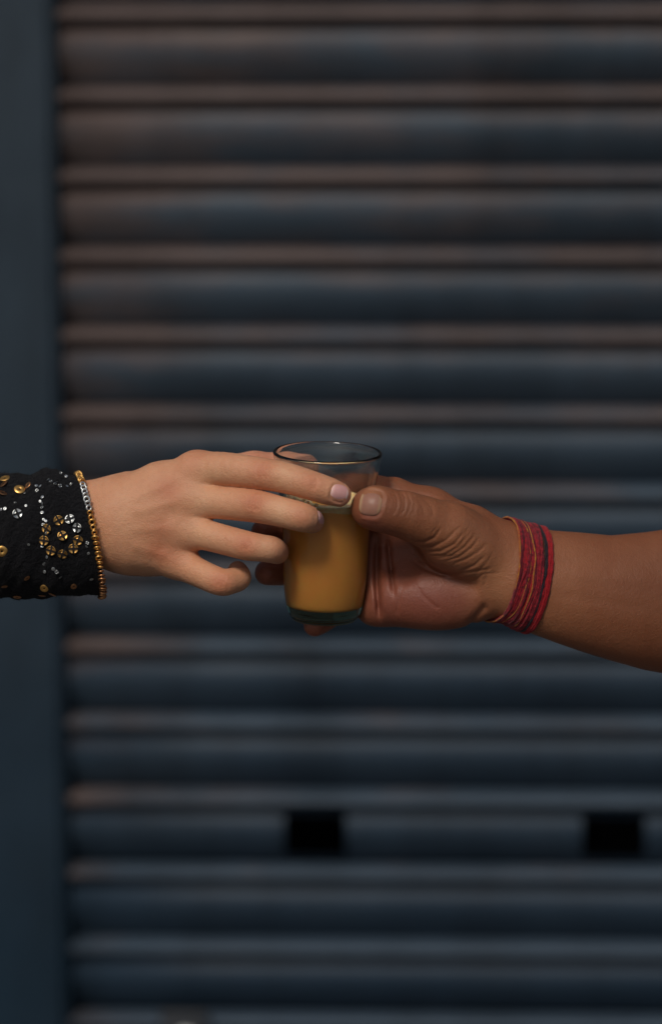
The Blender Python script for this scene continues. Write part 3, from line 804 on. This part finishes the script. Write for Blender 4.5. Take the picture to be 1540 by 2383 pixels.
# thumb and its ball
ca, sa = math.cos(0.50), math.sin(0.50)
B_.ell((1052, 1258, -22), (120, 76, 74), [(ca, sa, 0), (-sa, ca, 0), (0, 0, 1)], k=14)
TB_ = B_.copy()
TB_.chain([(1120, 1285, 0, 70), (1040, 1238, -58, 66), (985, 1213, -92, 55), (948, 1200, -112, 50), (905, 1190, -126, 47.5), (872, 1182, -130, 47), (862, 1183, -122, 44)], 22)
TB_.ell((950, 1180, -130), (26, 34, 24), k=14)
B_.join(TB_, 30)
fingersB = [
    [(915, 1160, 58, 47), (862, 1145, 112, 41), (800, 1140, 150, 38.5), (755, 1158, 152, 35), (715, 1180, 148, 33), (680, 1196, 135, 30), (665, 1204, 125, 27)],
    [(912, 1232, 82, 48), (860, 1228, 125, 42), (800, 1228, 152, 38.5), (745, 1231, 146, 35), (695, 1233, 132, 33), (645, 1235, 108, 30), (612, 1236, 90, 27)],
    [(908, 1310, 80, 46), (860, 1312, 122, 41), (800, 1318, 150, 37.5), (750, 1324, 142, 34), (700, 1328, 128, 32.5), (650, 1332, 102, 30.5), (622, 1333, 86, 29)],
    [(900, 1392, 64, 48), (865, 1398, 98, 40), (835, 1404, 118, 33), (805, 1412, 112, 30), (775, 1428, 96, 28), (750, 1446, 76, 27), (732, 1456, 60, 25.5)],
]
FB = B_.copy()
for ch in fingersB:
    one = B_.copy(); one.chain(smooth_chain(ch, 3), 1.5); FB.join(one, 3)
B_.join(FB, 14)
# hollow of the palm
B_.ell((935, 1290, -40), (46, 70, 52), k=22, neg=True)
def Z3(*pts): return [((900 + x / 2.567) * 0.8556, (1250 + y / 2.567) * 0.8556) for x, y in pts]
def Z3r(pts): return Z3(*pts)
crease = [  # the fan of folds across the ball of the thumb
    ([(560, 575), (640, 578), (720, 545), (775, 465)], 3.4, 3.6), ([(600, 612), (700, 612), (800, 565), (900, 465)], 3.2, 3.2), ([(640, 642), (760, 640), (860, 590), (940, 490)], 3.2, 3.4),
    ([(680, 672), (790, 668), (890, 610), (975, 505)], 2.6, 2.6), ([(720, 690), (840, 672), (930, 610), (1010, 520)], 3.0, 3.0), ([(790, 712), (900, 676), (980, 615), (1030, 550)], 2.8, 2.8),
    ([(850, 728), (950, 690), (1030, 640), (1085, 590)], 2.8, 2.6), ([(900, 780), (1000, 738), (1070, 675)], 3.2, 3.2), ([(930, 792), (1050, 772), (1120, 760)], 3.2, 2.6), ([(840, 640), (920, 560), (960, 470)], 2.2, 1.6),
    ([(1000, 800), (1080, 730), (1130, 650)], 2.6, 1.8), ([(700, 520), (740, 470), (755, 430)], 2.6, 1.6), ([(560, 700), (640, 760), (760, 800), (880, 805), (960, 780)], 4.5, 3.5),
    ([(985, 860), (1060, 800), (1180, 790)], 3.0, 1.6), ([(1060, 900), (1090, 820), (1080, 760)], 3.0, 1.4), ([(640, 640), (700, 720), (760, 760)], 2.5, 1.5)]
for pts, w, dp in crease: B_.groove(Z3r(pts), w, dp * 0.72, 60)
for pts, w, dp in (([(325, 560), (318, 700), (318, 850), (330, 1000), (336, 1110)], 7.0, 13.0), ([(395, 540), (410, 700), (425, 830), (442, 960)], 6.0, 8.0), ([(560, 830), (640, 950), (720, 1020), (760, 1040)], 4.0, 2.0),
                   ([(500, 880), (470, 980), (460, 1090)], 4.0, 1.8), ([(950, 1170), (1000, 1110), (1050, 1050), (1090, 1010)], 9.0, 4.5)):
    B_.groove(Z3r(pts), w, dp, 140)
for x, dp, w_ in ((428, 0.8, 2.4), (447, 1.7, 2.2), (482, 1.0, 2.8), (503, 1.9, 2.4), (537, 1.2, 2.8), (570, 0.8, 3.0)):
    q = random.uniform(-22, 22)
    B_.groove(Z3r([(x - 16, 215 + q), (x + 8 + q * 0.2, 258), (x + 16 - q * 0.2, 305), (x + 6, 355), (x - 24, 405 - q)]), w_, dp, 0)
for pts in ([(590, 260), (640, 330), (650, 400)], [(640, 260), (700, 330), (715, 400)], [(560, 220), (720, 270), (900, 360)]):
    B_.groove(Z3r(pts), 4.0, 1.0, 0)
# forearm tendons
B_.groove([(1300, 1330), (1420, 1345), (1530, 1350)], 16, -1.6, 60); B_.groove([(1290, 1380), (1400, 1400), (1520, 1420)], 14, 1.4, 60)
nB1 = nail_frame((862, 1168, -176), (-34, -5, 6), (-0.12, -0.34, -1)); nail_groove(B_, nB1, 54, 60, 2.2, 3.2)
cut_glass(B_)
# keep clear of the other hand
ovl = A.sample
def colB(P):
    base = np.array([0.275, 0.104, 0.050]); c = np.tile(base, (len(P), 1))
    palm = np.array([0.25, 0.082, 0.055]); lite = np.array([0.43, 0.20, 0.100]); dark = np.array([0.20, 0.085, 0.042])  # palm's red tone, with the thumb ball's shade darkened into it
    for p, r, w in (((990, 1400, -45), 95, .95), ((900, 1400, 10), 70, .9), ((900, 1280, 40), 80, .8), ((1060, 1390, -40), 60, .7), ((860, 1215, -170), 40, .7), ((880, 1230, -130), 45, .5), ((620, 1333, 85), 45, .9), ((612, 1236, 90), 45, .9), ((732, 1458, 54), 50, .8), ((820, 1140, 120), 60, .6)):
        c += (palm - c) * fall(P, p, r) * w
    for p, r, w in (((1070, 1260, -95), 70, .55), ((1150, 1330, -50), 70, .75), ((1170, 1400, -40), 50, .5), ((1000, 1190, -120), 50, .3), ((865, 1140, -165), 26, .7), ((1320, 1320, -30), 80, .35), ((1300, 1440, -30), 80, .3)):
        c += (lite - c) * fall(P, p, r) * w
    for p, r, w in (((950, 1185, -165), 36, .45), ((900, 1195, -175), 26, .3), ((960, 1145, 20), 60, .25), ((1520, 1330, 10), 140, .5)):  # the forearm patch paints light falling off towards the elbow
        c += (dark - c) * fall(P, p, r) * w
    return c
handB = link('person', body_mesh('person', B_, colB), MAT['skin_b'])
tag(handB, 'person at right with tanned bare forearm and red wrist threads, gripping the tea glass', 'person')
nail_mesh('fingernail', B_, nB1, 54, 60, MAT['nail_b'], handB, 3.2, 1.6, 0.78)

# wrist threads: strands laid round the arm's own surface
def strand(u0, al, be, off, rad, wob, seed, n=110, sides=7, v0=1340.0, dc=34.0):
    r_ = np.random.default_rng(seed); ph = r_.uniform(0, 6.28, 4); pts = []
    t = np.linspace(0, 2 * math.pi, n, endpoint=False)
    s = wob * (np.sin(t * 2 + ph[0]) + 0.6 * np.sin(3 * t + ph[1]) + 0.3 * np.sin(7 * t + ph[2])); lo = np.full(n, 20.0); hi = np.full(n, 230.0)
    def at(R):
        v = v0 + R * np.sin(t); d = dc - R * np.cos(t); u = u0 + s + al * (v - v0) + be * (d - dc)
        return np.stack([u, v, d], 1)
    for _ in range(26):
        mid = (lo + hi) / 2; f = B_.sample(at(mid)); lo = np.where(f < 0, mid, lo); hi = np.where(f < 0, hi, mid)
    R = hi
    for _ in range(3): R = (np.roll(R, 1) + R * 2 + np.roll(R, -1)) / 4
    P = at(R + off + 0.5 * np.sin(9 * t + ph[3]))
    return tube(W(P), rad / PXM * (1 + 0.12 * np.sin(t * 23 + ph[0])), sides, True)
def bracelet(label, specs):
    e = bpy.data.objects.new('thread_bracelet', None); COL.objects.link(e); e.location = W1(1190, 1466, 34)
    tag(e, label, 'bracelet', 'thread bracelets on the tanned wrist'); fz = []
    for i, (u0, al, be, off, rad, wob, m) in enumerate(specs):
        vs, fs = strand(u0, al, be, off, rad, wob, i * 7 + int(u0)); me = mesh_np('strand', vs, fs)
        o = link('strand', me, MAT[m], e); o.matrix_parent_inverse = Matrix.Translation(-W1(1190, 1466, 34))
        if m != 'thread_dark' and rad > 3:
            V = np.array([v for v in vs]); C_ = V.reshape(-1, 7, 3).mean(1, keepdims=True); Nn = (V.reshape(-1, 7, 3) - C_).reshape(-1, 3)
            Nn /= np.linalg.norm(Nn, axis=1)[:, None]; pick = np.random.default_rng(i).choice(len(V), 110, False)
            fz.append((V[pick], Nn[pick], m))
    if fz:
        fuzz('fibres', np.concatenate([f[0] for f in fz]), np.concatenate([f[1] for f in fz]), 0.0018, 0.00005, MAT[fz[0][2]], e, 9, Matrix.Translation(-W1(1190, 1466, 34)))
    return e
sp = []
for i in range(9):
    x = -26 + i * 6.4; sp.append((1190 + x, -0.18, -0.50, 3.2, 4.8, 1.6, 'thread_red'))
for i in range(15):
    x = -28 + i * 4.1; sp.append((1190 + x, -0.18 + random.uniform(-0.03, 0.03), -0.50 + random.uniform(-0.05, 0.05), 6.2 + random.uniform(-0.8, 1.4), random.uniform(2.2, 3.4), 3.2, 'thread_wine' if i % 4 == 1 else ('thread_scarlet' if i % 5 == 3 else 'thread_red')))
for x, o_, r_ in ((-31, 7.0, 2.8), (4, 8.6, 2.2), (-9, 8.2, 1.5)): sp.append((1190 + x, -0.18, -0.50, o_, r_ * 0.85, 4.0, 'thread_gold'))
for x in (-18, 14): sp.append((1190 + x, -0.185, -0.47, 8.2, 2.4, 4.5, 'thread_red'))
bracelet('wide crimson thread bracelet with gold strands wound round the tanned wrist', sp)
bracelet('thin dark cord bracelet between the two red thread bracelets', [(1227, -0.18, -0.47, 5.6, 3.3, 1.4, 'thread_dark'), (1228, -0.19, -0.47, 3.4, 3.0, 0.8, 'thread_dark')])
bracelet('narrow scarlet thread bracelet nearest the elbow', [(1233 + i * 5.5, -0.19, -0.45, 3.4 + 0.8 * (i % 2), 4.4, 1.0, 'thread_scarlet') for i in range(3)])
